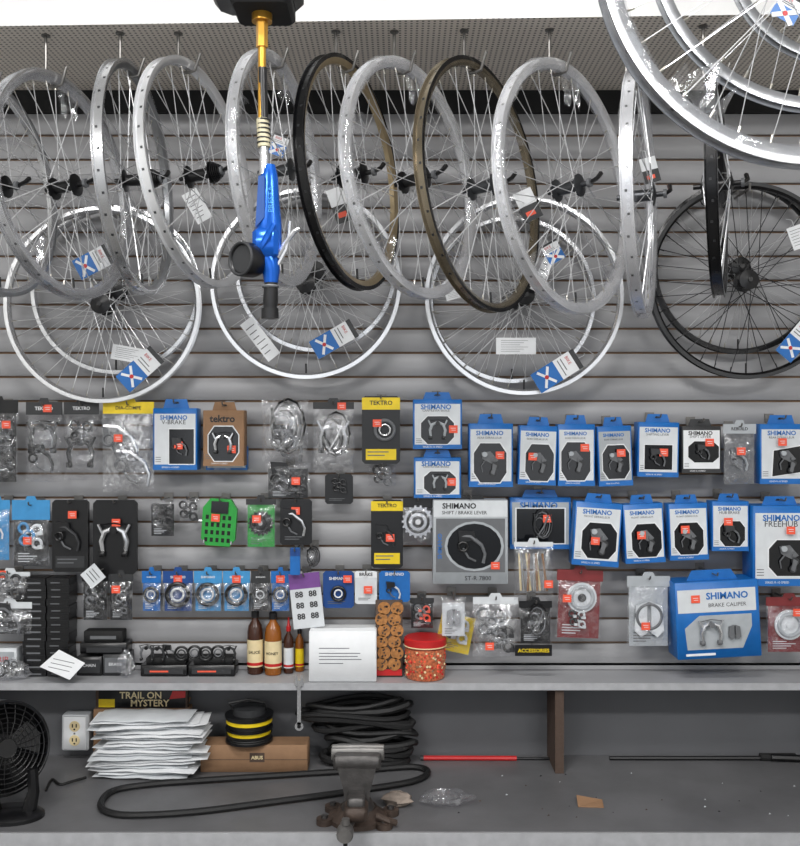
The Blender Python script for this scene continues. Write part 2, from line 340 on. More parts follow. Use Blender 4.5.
# ---------------------------------------------------------------- shelf & bench
sd=-.172
b=MB(); b.bev(XL+.02,XR-.02,sd,-.0195,SHELF_Z-.019,SHELF_Z-.001,SHELFM,.002); b.box(XL+.02,XR-.02,sd-.003,sd-.0002,SHELF_Z-.021,SHELF_Z,EDGE)
b.box(XL+.02,XR-.02,-.02,-.001,SHELF_Z-.06,SHELF_Z-.022,LOWER)
p=at(559,700,-.15); b.box(p.x-.013,p.x+.013,-.16,-.002,BENCH_Z+.0005,SHELF_Z-.0195,DBROWN)
for xx in (-1.3,1.35): b.box(xx-.013,xx+.013,-.16,-.002,BENCH_Z+.0005,SHELF_Z-.0195,DBROWN)
b.build('wall_shelf')
bd=-.565
b=MB(); b.bev(XL+.02,XR-.02,bd,-.002,BENCH_Z-.03,BENCH_Z,BENCHM,.003); b.box(XL+.02,XR-.02,bd-.004,bd-.0002,BENCH_Z-.04,BENCH_Z-.002,EDGE)
b.box(XL+.02,XR-.02,bd+.02,bd+.04,BENCH_Z-.14,BENCH_Z-.03,DGREY)
for xx in (-2.2,-1.1,0,1.1,2.2):
    b.box(xx-.035,xx+.035,bd+.04,bd+.11,0,BENCH_Z-.03,DBROWN); b.box(xx-.035,xx+.035,-.09,-.02,0,BENCH_Z-.03,DBROWN)
b.box(XL+.1,XR-.1,bd+.05,-.03,.2,.22,BENCHM)
b.build('workbench')
# ---------------------------------------------------------------- wheels
def wheel(name,C,a,R,rim=SILVER,side=None,inner=None,hw=.013,deep=.022,spoke=STEEL,hub=BLACK,wrap=None,roll=0,nsp=36,cass=False,hubw=.034,axle=.06,qr=True,peg=None,sr=.0014):
    side=side or rim; inner=inner or rim; b=MB()
    prof=[(R,-hw),(R,-hw+.002),(R-.007,-hw+.004),(R-.007,hw-.004),(R,hw-.002),(R,hw),(R-.011,hw),(R-deep,hw*.5),(R-deep,-hw*.5),(R-.011,-hw)]
    b.lathe(prof,[rim,rim,rim,rim,rim,side,inner,inner,inner,side],n=96,closed=True)
    b.lathe([(.0001,-axle),(.007,-axle),(.007,-hubw-.008),(.015,-hubw-.006),(.03,-hubw-.002),(.03,-hubw+.002),(.016,-hubw+.006),(.015,hubw-.006),(.03,hubw-.002),(.03,hubw+.002),(.015,hubw+.006),(.007,hubw+.008),(.007,axle),(.0001,axle)],hub,n=20)
    if cass:
        for i in range(5): b.disc((0,0,0),.027-.0025*i,-hubw-.008-.0045*i-.002,-hubw-.008-.0045*i,BLACK,n=24)
    if qr:
        b.disc((0,0,0),.012,-axle-.008,-axle,MGREY,n=12)
        b.tube([(0,-axle-.006,0),(.02,-axle-.016,.012),(.05,-axle-.012,.03)],[.005,.006,.007],BLACK,6)
    for i in range(nsp):
        sg=1 if i%2 else -1; q=2*math.pi*i/nsp; off=(1 if (i//2)%2 else -1)*math.radians(62)
        q2=q+off
        b.tube([(.028*math.cos(q2),sg*hubw,.028*math.sin(q2)),((R-deep)*math.cos(q),sg*.003,(R-deep)*math.sin(q))],sr,spoke,3,cap=False)
        b.tube([((R-deep-.014)*math.cos(q),sg*.0035,(R-deep-.014)*math.sin(q)),((R-deep+.001)*math.cos(q),sg*.003,(R-deep+.001)*math.sin(q))],.0019,NIP if spoke is STEEL else DSPOKE,4,cap=False)
        b.T=Matrix.Rotation(-q,4,'Y')
        b.box(R-.0074,R-.0064,sg*.002-.003,sg*.002+.003,-.003,.003,DGREY)
        b.T=Matrix.Identity(4)
    b.tube([(0,0,-(R-deep)),(0,0,-(R-deep-.03))],.003,BLACK,6)
    if wrap:
        n=170;k=10; vs=[]
        for i in range(n):
            q=2*math.pi*i/n
            for j in range(k):
                t=2*math.pi*j/k; nn=noise.noise(Vector((math.cos(q)*5,math.sin(q)*5,math.cos(t)*.7+C[0]*9)))+.6*noise.noise(Vector((math.cos(q)*26,math.sin(q)*26,math.sin(t)+C[0])))
                rr=1+.26*nn
                r_=R-deep*.5+math.cos(t)*(deep*.56+.003)*rr; y_=math.sin(t)*(hw+.004)*rr
                vs.append((r_*math.cos(q),y_,r_*math.sin(q)))
        fs=[(i*k+j,i*k+(j+1)%k,((i+1)%n)*k+(j+1)%k,((i+1)%n)*k+j) for i in range(n) for j in range(k)]
        b.add(vs,fs,wrap,True)
        for q0 in (1.2,2.6,3.9,5.3):
            vs=[]
            for i in range(8):
                for j in range(5):
                    q=q0+i*.05; r_=R-deep-.002-.014*j*(1+.5*math.sin(i*1.3+q0)); vs.append((r_*math.cos(q),.008*math.sin(i*1.7+j)-.004,r_*math.sin(q)))
            b.add(vs,[(i*5+j,i*5+j+1,i*5+j+6,i*5+j+5) for i in range(7) for j in range(4)],TWRAP)
    if peg:
        b.tube([(0,-.03,R-deep-.006),(0,peg,R-deep-.006)],.004,HOOK,8)
        b.tube([(0,-.03,R-deep-.006),(0,-.034,R-deep+.01)],.004,HOOK,8)
    Rm=Matrix.Rotation(math.radians(-roll),3,'Y')@Matrix.Rotation(a,3,'Z')
    ob=b.build(name,C,Rm)
    return ob,Rm
def j_hook(top,Rm,R,deep,ztop):
    b=MB(); Yl=Vector((Rm@Vector((0,1,0)))); Yl.z=0; Yl.normalize()
    z0=-deep-.006
    pts=[Vector((0,0,ztop-top.z-.0005))+Yl*.03, Vector((0,0,(ztop-top.z)*.6))+Yl*.03, Vector((0,0,.002))+Yl*.03, Vector((0,0,z0+.004))+Yl*.02,Vector((0,0,z0))+Yl*.0,Vector((0,0,z0+.004))-Yl*.02,Vector((0,0,.004))-Yl*.03,Vector((0,0,.02))-Yl*.036]
    b.tube(pts,.0042,HOOK,8)
    b.disc((Yl.x*.03,Yl.y*.03,ztop-top.z),.012,-.004,-.0005,HOOK,axis='Z',n=12)
    b.build('bike_hook',top)
def hanging(cx,cy,hw_,hh_,tilt=4,**kw):
    x=(cx-400)/F*2.5
    d=3+soff_y(x)+.055
    C=at(cx+3,cy+3,d-3); R=hh_*.968*d/F
    view=math.atan((cx-400)/F); phi=view+math.asin(min(.99,hw_/hh_))
    ob,Rm=wheel('bicycle_wheel',C,math.pi/2-phi,R,roll=tilt,**kw)
    top=C+Rm@Vector((0,0,R))
    j_hook(top,Rm,R,kw.get('deep',.022),SOFFIT_Z)
hanging(-8,185,62,112,3,rim=SILVER,side=GRIM)
hanging(62,184,68,116,5,rim=SILVER,deep=.026,hw=.015,wrap=TWRAP)
hanging(134,177,36,118,3,rim=SILVER,inner=GRIM,deep=.024,hw=.014,cass=True)
hanging(197,172,55,117,6,rim=BRIGHT,hw=.014,cass=True,hub=BLACK)
hanging(276,168,44,118,2,rim=BRIGHT,wrap=WRAP,deep=.026,hw=.014,hub=CHUB)
hanging(349,172,50,119,3,rim=BRIM,side=BRIM,inner=GOLD,deep=.026,hub=BLACK)
hanging(411,177,66,123,5,rim=BRIGHT,wrap=WRAP,deep=.027,hw=.014,hub=BLACK)
hanging(480,184,60,130,4,rim=BRONZE,side=BRIM,inner=BRONZE,deep=.024,hub=CHUB)
hanging(565,185,66,130,4,rim=BRIGHT,wrap=WRAP,deep=.026,hw=.014,hub=CHUB)
hanging(637,193,13,124,1,rim=BRIGHT,deep=.024,hw=.015,wrap=TWRAP,hub=CHUB)
hanging(714,182,6,116,1,rim=BRIM,side=GRIM,deep=.024,hw=.015)
def wallwheel(cx,cy,rp,y,**kw):
    k=(y+3)/F; C=at(cx,cy,y); R=rp*k
    wheel('bicycle_wheel',C,0,R,peg=-y-.019,axle=.04,hubw=.026,qr=False,**kw)
wallwheel(103,305,98,-.115,rim=BRIGHT,deep=.017,inner=SILVER)
wallwheel(116,290,84,-.062,rim=SILVER,deep=.014,sr=.001)
wallwheel(306,284,95,-.115,rim=BRIGHT,deep=.017,inner=SILVER)
wallwheel(316,272,80,-.062,rim=SILVER,deep=.014,sr=.001)
wallwheel(524,296,99,-.115,rim=BRIGHT,deep=.017,inner=SILVER)
wallwheel(512,300,83,-.062,rim=SILVER,deep=.014,sr=.001)
wallwheel(746,281,98,-.115,rim=BRIM,spoke=DSPOKE,deep=.018,side=DGREY)
wallwheel(738,268,86,-.062,rim=BRIM,spoke=STEEL,deep=.016,sr=.001)
def nearwheel(cx,cy,R,rp,a,**kw):
    d=R*F/rp; C=at(cx,cy,d-3); ob,Rm=wheel('bicycle_wheel',C,math.radians(a),R,**kw)
    j_hook(C+Rm@Vector((0,0,R)),Rm,R,kw.get('deep',.022),3.75)
nearwheel(802,-46,.322,213,6,rim=GRIM,side=SILVER,inner=GRIM,deep=.028,hw=.015,hub=SILVER,sr=.0009,wrap=TWRAP)
nearwheel(828,-66,.305,178,-4,rim=GRIM,side=GRIM,deep=.022,hw=.013,sr=.0009)
nearwheel(858,-62,.26,128,-10,rim=GRIM,side=GRIM,deep=.022,hw=.014,sr=.001)
def tag(px,py,y,w,h,roll,style=0):
    b=MB(); b.box(-w/2,w/2,0,.001,-h/2,h/2,WHITE)
    if style==0:
        b.box(-w/2,w/2,-.0005,0,-h*.5,h*.02,BLUE)
        b.box(-w*.5,w*.5,-.0007,0,h*.40,h*.5,DGREY)
        for r in (35,-35):
            c_,s_=math.cos(math.radians(r)),math.sin(math.radians(r))
            b.prism([(-w*.5*c_+.004*s_,-h*.24-w*.5*s_-.004*c_),(w*.5*c_+.004*s_,-h*.24+w*.5*s_-.004*c_),(w*.5*c_-.004*s_,-h*.24+w*.5*s_+.004*c_),(-w*.5*c_-.004*s_,-h*.24-w*.5*s_+.004*c_)],-.0011,0,WHITE)
        b.disc((0,0,-h*.24),w*.1,-.0016,0,RED,n=12)
        b.text('BIKE',-w*.15,h*.3,-.001,w*.4,RED); b.box(-w*.4,w*.4,-.0008,0,h*.1,h*.12,MGREY); b.box(-w*.4,w*.2,-.0008,0,h*.17,h*.19,MGREY)
    elif style==1:
        for i in range(6): b.box(-w*.38,w*(.3-.1*(i%3)),-.0005,0,h*(.32-.13*i),h*(.34-.13*i),MGREY)
    elif style==2:
        b.box(-w/2,w/2,-.0005,0,-h*.5,h*.0,DGREY); b.box(-w*.3,w*.2,-.001,0,-h*.35,-h*.2,ORANGE)
    b.tube([(0,0,h*.45),(.004,.01,h*.5+.02),(0,.035,h*.5+.03)],.0008,WHITE,4)
    b.build('wheel_hang_tag',at(px,py,y),Matrix.Rotation(math.radians(roll),3,'Y'))
tag(93,262,-.155,.065,.11,62,0); tag(140,369,-.155,.065,.14,48,0); tag(260,339,-.155,.045,.14,-38,1); tag(334,339,-.155,.06,.14,60,0)
tag(557,371,-.155,.065,.15,58,0); tag(516,346,-.15,.12,.05,0,1); tag(197,206,-.155,.05,.10,-30,1); tag(128,354,-.15,.10,.045,10,1)
tag(528,205,-.3,.055,.09,-25,2); tag(545,268,-.165,.03,.15,25,1); tag(650,170,-.42,.045,.07,-15,2); tag(797,340,-.155,.06,.13,40,0); tag(788,8,-1.4,.045,.045,30,0)
tag(798,237,-.155,.05,.07,-20,1); tag(455,293,-.155,.06,.035,-15,1); tag(279,145,-.35,.045,.06,20,0); tag(340,205,-.35,.05,.1,-20,2); tag(553,252,-.3,.05,.06,-30,0)
# ---------------------------------------------------------------- air hose reel + inflator
yt=-1.15
o=at(262,22,yt); b=MB()
b.bev(-.105,.075,-.09,.09,.045,.21,BLACK,.02); b.disc((-.015,0,.20),.13,-.07,.07,BLACK,n=28)
b.bev(-.055,.06,-.06,.06,.015,.05,MBLACK,.008); b.box(-.05,.03,-.02,.02,.25,3.738-o.z,DGREY); b.box(-.09,.07,-.05,.05,3.738-o.z,3.749-o.z,DGREY)
b.disc((0,0,0),.02,.0,.025,BRASS,axis='Z'); b.tube([(0,0,.02),(.0,0,-.24)],.008,BRASS,10)
b.tube([(0,0,.0),(0,0,-.05)],.0115,BRASS,6); b.tube([(.001,0,-.09),(.003,0,-.19)],.009,BLACK,10)
b.tube([(.001,0,-.19),(.004,0,-.245)],.0125,mat('hose_ribbed',rgb(185,178,150),.6),10)
for i in range(6): b.torus((.003,0,-.192-i*.009),.0118,.0018,DGREY,axis='Z',n=14,k=6)
b.tube([(.004,0,-.245),(.005,0,-.30)],[.009,.011],SILVER,10); b.build('air_hose_reel',o)
o=at(269,168,yt); b=MB()
b.lathe([(.0001,.006),(.012,.006),(.015,-.005),(.018,-.02),(.020,-.06),(.025,-.11),(.025,-.15),(.02,-.175),(.0001,-.175)],AIRBLUE,axis='Z',n=20,el=(1,.8))
b.bev(-.03,.02,-.024,.02,-.18,-.12,AIRBLUE,.008)
b.prism([(-.018,-.02),(-.006,-.02),(-.006,-.1),(-.024,-.12)],-.0195,-.0165,DBLUE)
b.text('PRESTA',.006,-.065,-.0185,.05,LBLUE,rot=90)
b.tube([(.012,-.016,-.115),(.0,-.024,-.14),(-.012,-.02,-.16)],[.006,.008,.006],AIRBLUE,8)
b.T=Matrix.Translation(Vector((-.04,-.012,-.182)))@Matrix.Rotation(math.radians(-38),4,'Z')
b.lathe([(.0001,.024),(.03,.024),(.034,.012),(.034,-.014),(.031,-.02),(.027,-.014),(.0001,-.014)],BLACK,n=28)
b.torus((0,-.018,0),.031,.003,DGREY,n=28); b.disc((0,0,0),.026,-.0155,-.012,DGREY,n=24)
b.T=Matrix.Identity(4)
b.tube([(-.02,0,-.16),(.0,0,-.18),(.004,0,-.2),(.004,0,-.225)],[.018,.022,.018,.014],AIRBLUE,10)
b.tube([(.004,0,-.22),(.003,0,-.26),(.002,0,-.285)],[.013,.015,.012],BLACK,10); b.disc((.002,0,0),.017,-.295,-.275,BLACK,axis='Z')
b.torus((.003,0,-.232),.0145,.003,MGREY,axis='Z',n=16,k=6)
b.tube([(.016,-.004,-.175),(.035,-.004,-.145),(.05,-.004,-.125),(.06,-.004,-.12)],[.006,.005,.005,.004],SILVER,8)
b.tube([(.018,-.004,-.19),(.034,-.004,-.16),(.04,-.004,-.13),(.042,-.004,-.105)],.004,SILVER,6)
b.build('tire_inflator_gun',o)
# ---------------------------------------------------------------- row A
bag('bagged_brake_part',-22,400,18,482,header=BLACK,card=BLACK,kinds=(('caliper',.1,-.1,.8),),st=(.3,.2),A=DGREY)
bag('bagged_brake_caliper',26,402,62,482,header=DGREY,kinds=(('caliper',0,.05,1.0),('lever',0,-.2,.9)),A=DGREY,st=(.1,.42),text='TEKTRO',bulge=.03)
bag('bagged_brake_caliper',64,402,99,480,header=DGREY,kinds=(('caliper',0,-.15,1.0),('clamps',0,.1,.9)),A=DGREY,C=BLACK,text='TEKTRO',bulge=.03)
bag('bagged_brake_lever',103,402,154,492,header=YEL,card=None,kinds=(('lever',-.1,.08,.9),('lever',.15,-.2,.9),('clamps',-.05,-.05,.5)),A=SILVER,C=MGREY,hh=.13,plastic=HAZE,st=(-.15,.1),text='DIA-COMPE',tc=BLACK)
retail_box('brake_component_box',153,399,197,470,sub='V-BRAKE',shape='rect',kind='lever',win=(.15,-.12,.5,.5),st=(.1,-.1),bc=BLUE)
retail_box('brown_component_box',203,402,244,466,body=BROWN,front=BROWN,brand='tektro',bc=BLACK,sub='',kind='caliper',win=(0,-.1,.65,.55),st=(.2,-.2),A=SILVER)
retail_box('brake_component_box',206,445,247,470,yf=-.06,d=.03,shape=None,brand='',st=None,tab=.05)
bag('bagged_cable_set',262,400,308,461,kinds=(('cables',0,0,1.1),('lever',.1,-.2,.9)),A=MGREY,C=BLACK,plastic=HAZE,header=None,bulge=.035)
bag('bagged_lever_set',266,463,310,498,yf=-.09,kinds=(('lever',.0,0.05,1.1),('clamps',.2,-.1,.8)),A=DGREY,C=BLACK,plastic=CLEAR,card=DGREY,header=None,st=(.2,.0))
bag('bagged_cable_set',313,402,354,473,kinds=(('cables',0,0,1.0),('caliper',0,.0,.9)),A=SILVER,C=BLACK,plastic=HAZE,header=DGREY,hh=.1,bulge=.03,st=(.2,.44))
carded('black_hang_card',325,474,353,504,yf=-.09,card=BLACK,kinds=(('clamps',0,.1,.7),),A=DGREY)
carded('yellow_brake_card',362,396,400,464,card=BLACK,band=YEL,text='TEKTRO',tc=BLACK,kinds=(('ring',.1,.0,.7),),label=YEL,bandh=.2,st=(-.1,.1),d=.02,C=MGREY)
bag('bagged_small_part',368,466,396,486,yf=-.08,kinds=(('clamps',0,0,1.3),),plastic=CLEAR,hh=.05,A=MGREY)
retail_box('cantilever_brake_box',413,392,462,449,sub='CANTILEVER BRAKE',kind='caliper',win=(.0,-.12,.6,.5),st=(.32,-.1),A=LGREY)
retail_box('cantilever_brake_box',414,450,461,498,sub='CANTILEVER BRAKE',kind='caliper',win=(.05,-.12,.6,.5),st=(.3,-.1),tab=.16,A=LGREY)
retail_box('rear_derailleur_box',469,414,513,487,win=(-.02,-.12,.66,.55),st=(.2,0),sub='REAR DERAILLEUR')
retail_box('rear_derailleur_box',519,417,557,485,win=(.05,-.12,.66,.55),st=(-.15,-.02),roll=2)
retail_box('rear_derailleur_box',558,415,595,486,win=(-.02,-.1,.7,.55),st=(.22,.12))
retail_box('rear_derailleur_box',598,417,632,486,win=(.02,-.1,.7,.5),st=(.15,.05),front=LGREY,roll=-2)
retail_box('shift_lever_box',638,414,679,477,sub='SHIFTING LEVER',kind='lever',shape='rect',win=(0,-.14,.6,.4),st=(.1,-.05),roll=1)
retail_box('shift_lever_box',682,419,721,473,body=DGREY,front=WHITE,sub='SHIFT LEVER',kind='lever',win=(.05,-.05,.7,.4),st=(.2,.15),bc=BLACK)
bag('bagged_grey_part',723,424,756,484,yf=-.12,card=MGREY,kinds=(('lever',0,-.1,.7),),A=LGREY,C=MGREY,header=LGREY,st=(-.05,.05),text='REBUILD',tc=DGREY)
retail_box('rear_derailleur_box',760,415,806,484,win=(.1,-.12,.6,.45),st=(-.05,.2),shape='slant')
# ---------------------------------------------------------------- row B
bag('bagged_blue_card',-14,500,10,560,card=LBLUE,header=LBLUE,kinds=(('lever',0,0,.8),),A=WHITE)
bag('bagged_blue_card',12,500,50,566,card=DGREY,header=LBLUE,kinds=(('clamps',0,-.05,.9),),A=OFFW,C=LBLUE,plastic=CLEAR,hh=.3,st=(.0,-.1))
carded('black_lever_card',52,500,88,572,card=BLACK,kinds=(('lever',0,0,.9),),A=DGREY,label=DGREY,d=.015,st=(.1,.3))
carded('brake_caliper_card',93,500,137,574,card=BLACK,kinds=(('caliper',.0,-.05,.85),),A=SILVER,label=None,d=.012,st=(.05,.2),sub=False)
bag('small_adapter_pack',150,498,175,536,kinds=(('clamps',0,.05,1.2),),A=DGREY,C=BLACK,plastic=CLEAR,card=BLACK,header=None)
bag('small_adapter_pack',177,498,200,524,kinds=(('clamps',0,.0,1.1),),A=DGREY,C=BLACK,plastic=CLEAR,header=None)
def green_pedal(x0,y0,x1,y1):
    yf=-.11; w,h=dims(x0,y0,x1,y1,yf); b=MB()
    b.prism([(-w/2,-h*.35),(-w*.35,-h/2),(w*.35,-h/2),(w/2,-h*.35),(w/2,h*.3),(w*.3,h*.5),(-w*.3,h*.5),(-w/2,h*.3)],0,.022,GREEN)
    for i in range(5):
        for j in range(4): b.box(-w*.4+i*w*.165,-w*.4+i*w*.165+w*.09,-.0006,0,-h*.42+j*h*.16,-h*.42+j*h*.16+h*.09,MBLACK)
    b.prism([(-w*.25,h*.2),(w*.25,h*.2),(w*.25,h*.45),(-w*.25,h*.45)],-.006,0,WINBLK); sticker(b,-w*.1,h*.1,-.007)
    for i in (-.4,.4): b.tube([(w*i,-.004,-h*.45),(w*i,-.004,-h*.38)],.003,SILVER,6)
    b.tube([(-w*.5,.01,0),(-w*.62,.01,0)],.006,SILVER,8); hook_to_wall(b,h*.47,yf)
    place(b,'green_platform_pedal',x0,y0,x1,y1,yf,4)
green_pedal(202,499,236,546)
bag('green_cog_pack',246,499,276,547,yf=-.11,card=GREEN,kinds=(('cog',0,0,.9),),A=BLACK,C=DGREY,plastic=CLEAR,header=DGREY,st=(-.1,.1),hh=.12)
carded('black_lever_card',280,499,312,545,card=BLACK,kinds=(('lever',0,0,.95),),A=SILVER,st=(.0,.25))
bag('bagged_cable_set',303,547,322,568,yf=-.085,kinds=(('cables',0,0,1.0),),A=DGREY,C=BLACK,plastic=CLEAR,header=None)
carded('yellow_brake_card',371,500,403,568,card=BLACK,band=YEL,text='TEKTRO',tc=BLACK,kinds=(('lever',0,-.02,.75),),label=YEL,bandh=.16,st=(.1,-.05),d=.015,A=DGREY)
bag('freewheel_pack',403,498,433,545,yf=-.11,kinds=(('cog',0,0,1.15),),A=SILVER,C=DGREY,header=BLACK,hh=.2)
def lever_box():
    yf=-.15; x0,y0,x1,y1=433,500,508,584; w,h=dims(x0,y0,x1,y1,yf); b=MB()
    b.bev(-w/2,w/2,0,.08,-h/2,h/2,LGREY,.002); b.box(-w/2+.002,w/2-.002,-.0008,0,h*.3,h/2-.003,OFFW)
    b.text('SHIMANO',-w*.15,h*.43,-.0014,w*.45,BLACK,bold=.03); b.text('SHIFT / BRAKE LEVER',-w*.08,h*.35,-.0014,w*.6,DGREY,bold=.01)
    b.box(-w*.46,w*.46,-.0008,0,-h*.36,h*.28,MGREY)
    P=[(.36*math.cos(i*.3142),.27*math.sin(i*.3142)) for i in range(20)]
    b.prism([(w*.05+w*p[0]*1.1,-h*.05+h*p[1]*1.1) for p in P],-.0012,0,LGREY)
    b.prism([(w*.05+w*p[0],-h*.05+h*p[1]) for p in P],-.0018,0,WINBLK)
    part(b,'lever',0.01,-h*.05,-.002,.11,MGREY,BLACK); sticker(b,w*.33,-h*.28,-.003,.026,.022)
    b.text('SHIMANO',-w*.41,-h*.05,-.0012,h*.3,BLUE,rot=90,bold=.02); b.text('ST-R 7800',w*.1,-h*.43,-.0012,w*.35,DGREY)
    b.prism([(-w*.2,h/2-.001),(w*.2,h/2-.001),(w*.15,h/2+.012),(-w*.15,h/2+.012)],.02,.022,BLACK)
    hook_to_wall(b,h/2+.005,yf); place(b,'brake_lever_box',x0,y0,x1,y1,yf)
lever_box()
retail_box('brake_component_box',510,490,571,549,yf=-.08,d=.04,win=(.0,-.05,.7,.6),st=(.1,.1),kind='cables',shape='rect',front=LGREY,sub='CABLE')
retail_box('front_derailleur_box',574,494,621,566,yf=-.14,win=(.05,-.1,.66,.5),st=(-.05,-.1),sub='FRONT DERAILLEUR',roll=4,tab=.12)
retail_box('front_derailleur_box',624,495,664,563,yf=-.14,win=(.05,-.12,.66,.5),st=(-.1,-.02),sub='FRONT DERAILLEUR',roll=-3)
retail_box('front_derailleur_box',669,495,708,560,yf=-.14,win=(.0,-.12,.66,.5),st=(-.12,.05),sub='FRONT DERAILLEUR',roll=-2)
retail_box('front_derailleur_box',712,494,749,551,yf=-.14,win=(.05,-.15,.6,.45),st=(-.1,.1),sub='HUB BRAKE',kind='lever')
retail_box('wheel_hub_box',753,497,813,586,yf=-.16,d=.09,win=(.1,-.15,.6,.4),st=(.1,.2),tab=.1,sub='FREEHUB',margin=.04)
# ---------------------------------------------------------------- row C
bag('bagged_small_part',-10,572,30,600,yf=-.09,kinds=(('clamps',0,0,1.2),),plastic=HAZE,A=DGREY,C=MGREY,header=OFFW,hh=.15,st=(-.2,.42))
for x0,x1,cl,st in ((142,161,BLUE,None),(163,193,DBLUE,1),(194,222,LBLUE,None),(223,250,LBLUE,1),(251,270,DGREY,None),(271,290,BLUE,1)):
    bag('blue_cable_card',x0,571,x1,611,yf=-.09,header=cl,card=cl,kinds=(('ring',0,-.08,1.0),),A=OFFW,C=BLACK,hh=.3,st=(.0,.3) if st else None,text='SHIMANO',bulge=.014,plastic=HAZE)
def purple():
    yf=-.11; x0,y0,x1,y1=291,573,322,628; w,h=dims(x0,y0,x1,y1,yf); b=MB()
    b.box(-w/2,w/2,0,.004,-h/2,h/2,OFFW); b.box(-w/2,w/2,-.0006,0,h*.22,h/2,PURP)
    for j in range(3):
        for i in (-1,1): b.text('88',i*w*.22,h*.12-j*h*.2,-.001,w*.26,DGREY,bold=.03)
    hook_to_wall(b,h/2-.008,yf); place(b,'purple_hang_card',x0,y0,x1,y1,yf,-6)
purple()
carded('blue_brush_card',290,548,300,575,yf=-.14,card=BLUE,sub=False,d=.012,band=DBLUE,bandh=.3)
carded('blue_cable_card',323,571,354,608,yf=-.09,card=DBLUE,text='SHIMANO',bandh=.4,kinds=(('ring',0,-.1,.6),),A=WHITE,st=(.3,.3))
carded('white_hang_card',355,571,377,604,yf=-.1,card=OFFW,band=WHITE,text='BRAKE',tc=BLACK,st=(.1,-.05))
carded('blue_cable_card',379,571,410,602,yf=-.1,card=BLUE,text='SHIMANO',kinds=(('lever',0,-.1,.6),),A=OFFW,sub=False)
bag('yellow_part_pack',438,608,474,652,yf=-.07,card=YEL,kinds=(('clamps',0,0,.9),),A=OFFW,C=BLACK,plastic=CLEAR,roll=12,cardx=.95)
bag('chrome_bolt_pack',441,597,466,636,yf=-.13,card=OFFW,kinds=(('pads',0,0,.8),),A=SILVER,plastic=CLEAR)
bag('bagged_clamp_set',473,597,518,656,yf=-.12,kinds=(('clamps',-.1,.05,.9),('clamps',.1,-.2,.8)),A=DGREY,C=MGREY,plastic=HAZE,header=OFFW,hh=.12,st=(-.15,-.3))
bag('tyre_lever_pack',514,542,553,600,yf=-.13,kinds=(('sticks',0,0,1.1),),plastic=CLEAR,header=OFFW,hh=.08,st=(.35,-.2))
bag('accessory_pack',519,601,552,643,yf=-.12,card=BLACK,kinds=(('cables',0,0,.9),),A=MGREY,C=BLACK,plastic=CLEAR,header=BLACK)
yf=-.15;w,h=dims(515,645,552,656,yf); b=MB(); b.box(-w/2,w/2,0,.003,-h/2,h/2,BLACK); b.text('ACCESSORIES',0,0,-.001,w*.85,YEL,bold=.02); b.tube([(0,.002,h*.3),(0,-yf-.0185,h*.3)],.002,HOOK,5); place(b,'accessory_label',515,645,552,656,yf)
bag('red_part_pack',556,570,602,638,yf=-.11,card=MAROON,header=MAROON,kinds=(('reel',.05,.1,.9),('clamps',-.05,-.22,.5)),A=OFFW,C=DGREY,plastic=CLEAR,st=(-.3,.1),roll=2)
bag('brake_pad_pack',627,576,670,646,yf=-.12,card=LGREY,kinds=(('pads',0,-.1,.95),),A=OFFW,plastic=CLEAR,header=LGREY,hh=.15,bulge=.012,st=(-.1,-.2))
def bigbox():
    yf=-.17; x0,y0,x1,y1=676,581,760,658; w,h=dims(x0,y0,x1,y1,yf); b=MB()
    b.bev(-w/2,w/2,0,.10,-h/2,h/2,BLUE,.002)
    b.prism([(-w*.32,h/2-.001),(w*.3,h/2-.001),(w*.22,h/2+.03),(-w*.25,h/2+.03)],.03,.032,BLUE)
    b.box(-w*.47,w*.46,-.0008,0,h*.1,h*.4,OFFW); b.text('SHIMANO',w*.12,h*.31,-.0014,w*.5,BLUE,bold=.03); b.text('BRAKE CALIPER',w*.12,h*.19,-.0014,w*.45,DGREY)
    b.prism([(-w*.38,-h*.38),(w*.28,-h*.38),(w*.4,-h*.1),(w*.4,h*.06),(-w*.22,h*.06),(-w*.4,-h*.1)],-.0012,0,LGREY)
    part(b,'caliper',-w*.1,-h*.16,-.002,.085,SILVER,MGREY); part(b,'pads',w*.18,-h*.16,-.002,.05,MGREY); sticker(b,-w*.02-.06,h*.28,-.003); b.box(-w*.4,-w*.05,-.001,0,-h*.46,-h*.43,WHITE)
    hook_to_wall(b,h/2+.018,yf); place(b,'brake_caliper_box',x0,y0,x1,y1,yf,-3)
bigbox()
bag('red_part_pack',766,597,812,652,yf=-.12,card=MAROON,kinds=(('reel',0,0,.9),),A=OFFW,C=OFFW,plastic=CLEAR,st=(.1,.25),header=MAROON)
# ---------------------------------------------------------------- items standing on the shelf
def standbox(name,x0,ytop,x1,ybot,d,body,front=None,text=None,tc=None,yaw=0):
    p=onz((x0+x1)/2,ybot,SHELF_Z); k=(p.y+3)/F; w=(x1-x0)*k; h=(ybot-ytop)*k; b=MB()
    b.bev(-w/2,w/2,0,d,.0005,h,body,.0015)
    if front: b.box(-w*.42,w*.42,-.0007,0,h*.15,h*.85,front)
    if text: b.text(text,0,h*.55,-.0013,w*.5,tc or BLACK)
    b.build(name,(p.x,min(p.y,-.022-d),SHELF_Z),Matrix.Rotation(math.radians(yaw),3,'Z')); 
p=onz(343,680,SHELF_Z); k=(p.y+3)/F; w=67*k; h=50*k; b=MB()
b.bev(-w/2,w/2,0,.1,.0005,h,WHITE,.002)
for i,(l,z) in enumerate(((.5,.66),(.68,.56),(.64,.5),(.7,.44),(.4,.36))): b.box(-w*.35,w*(-.35+l*.9),-.0007,0,h*z,h*(z+.014),MGREY)
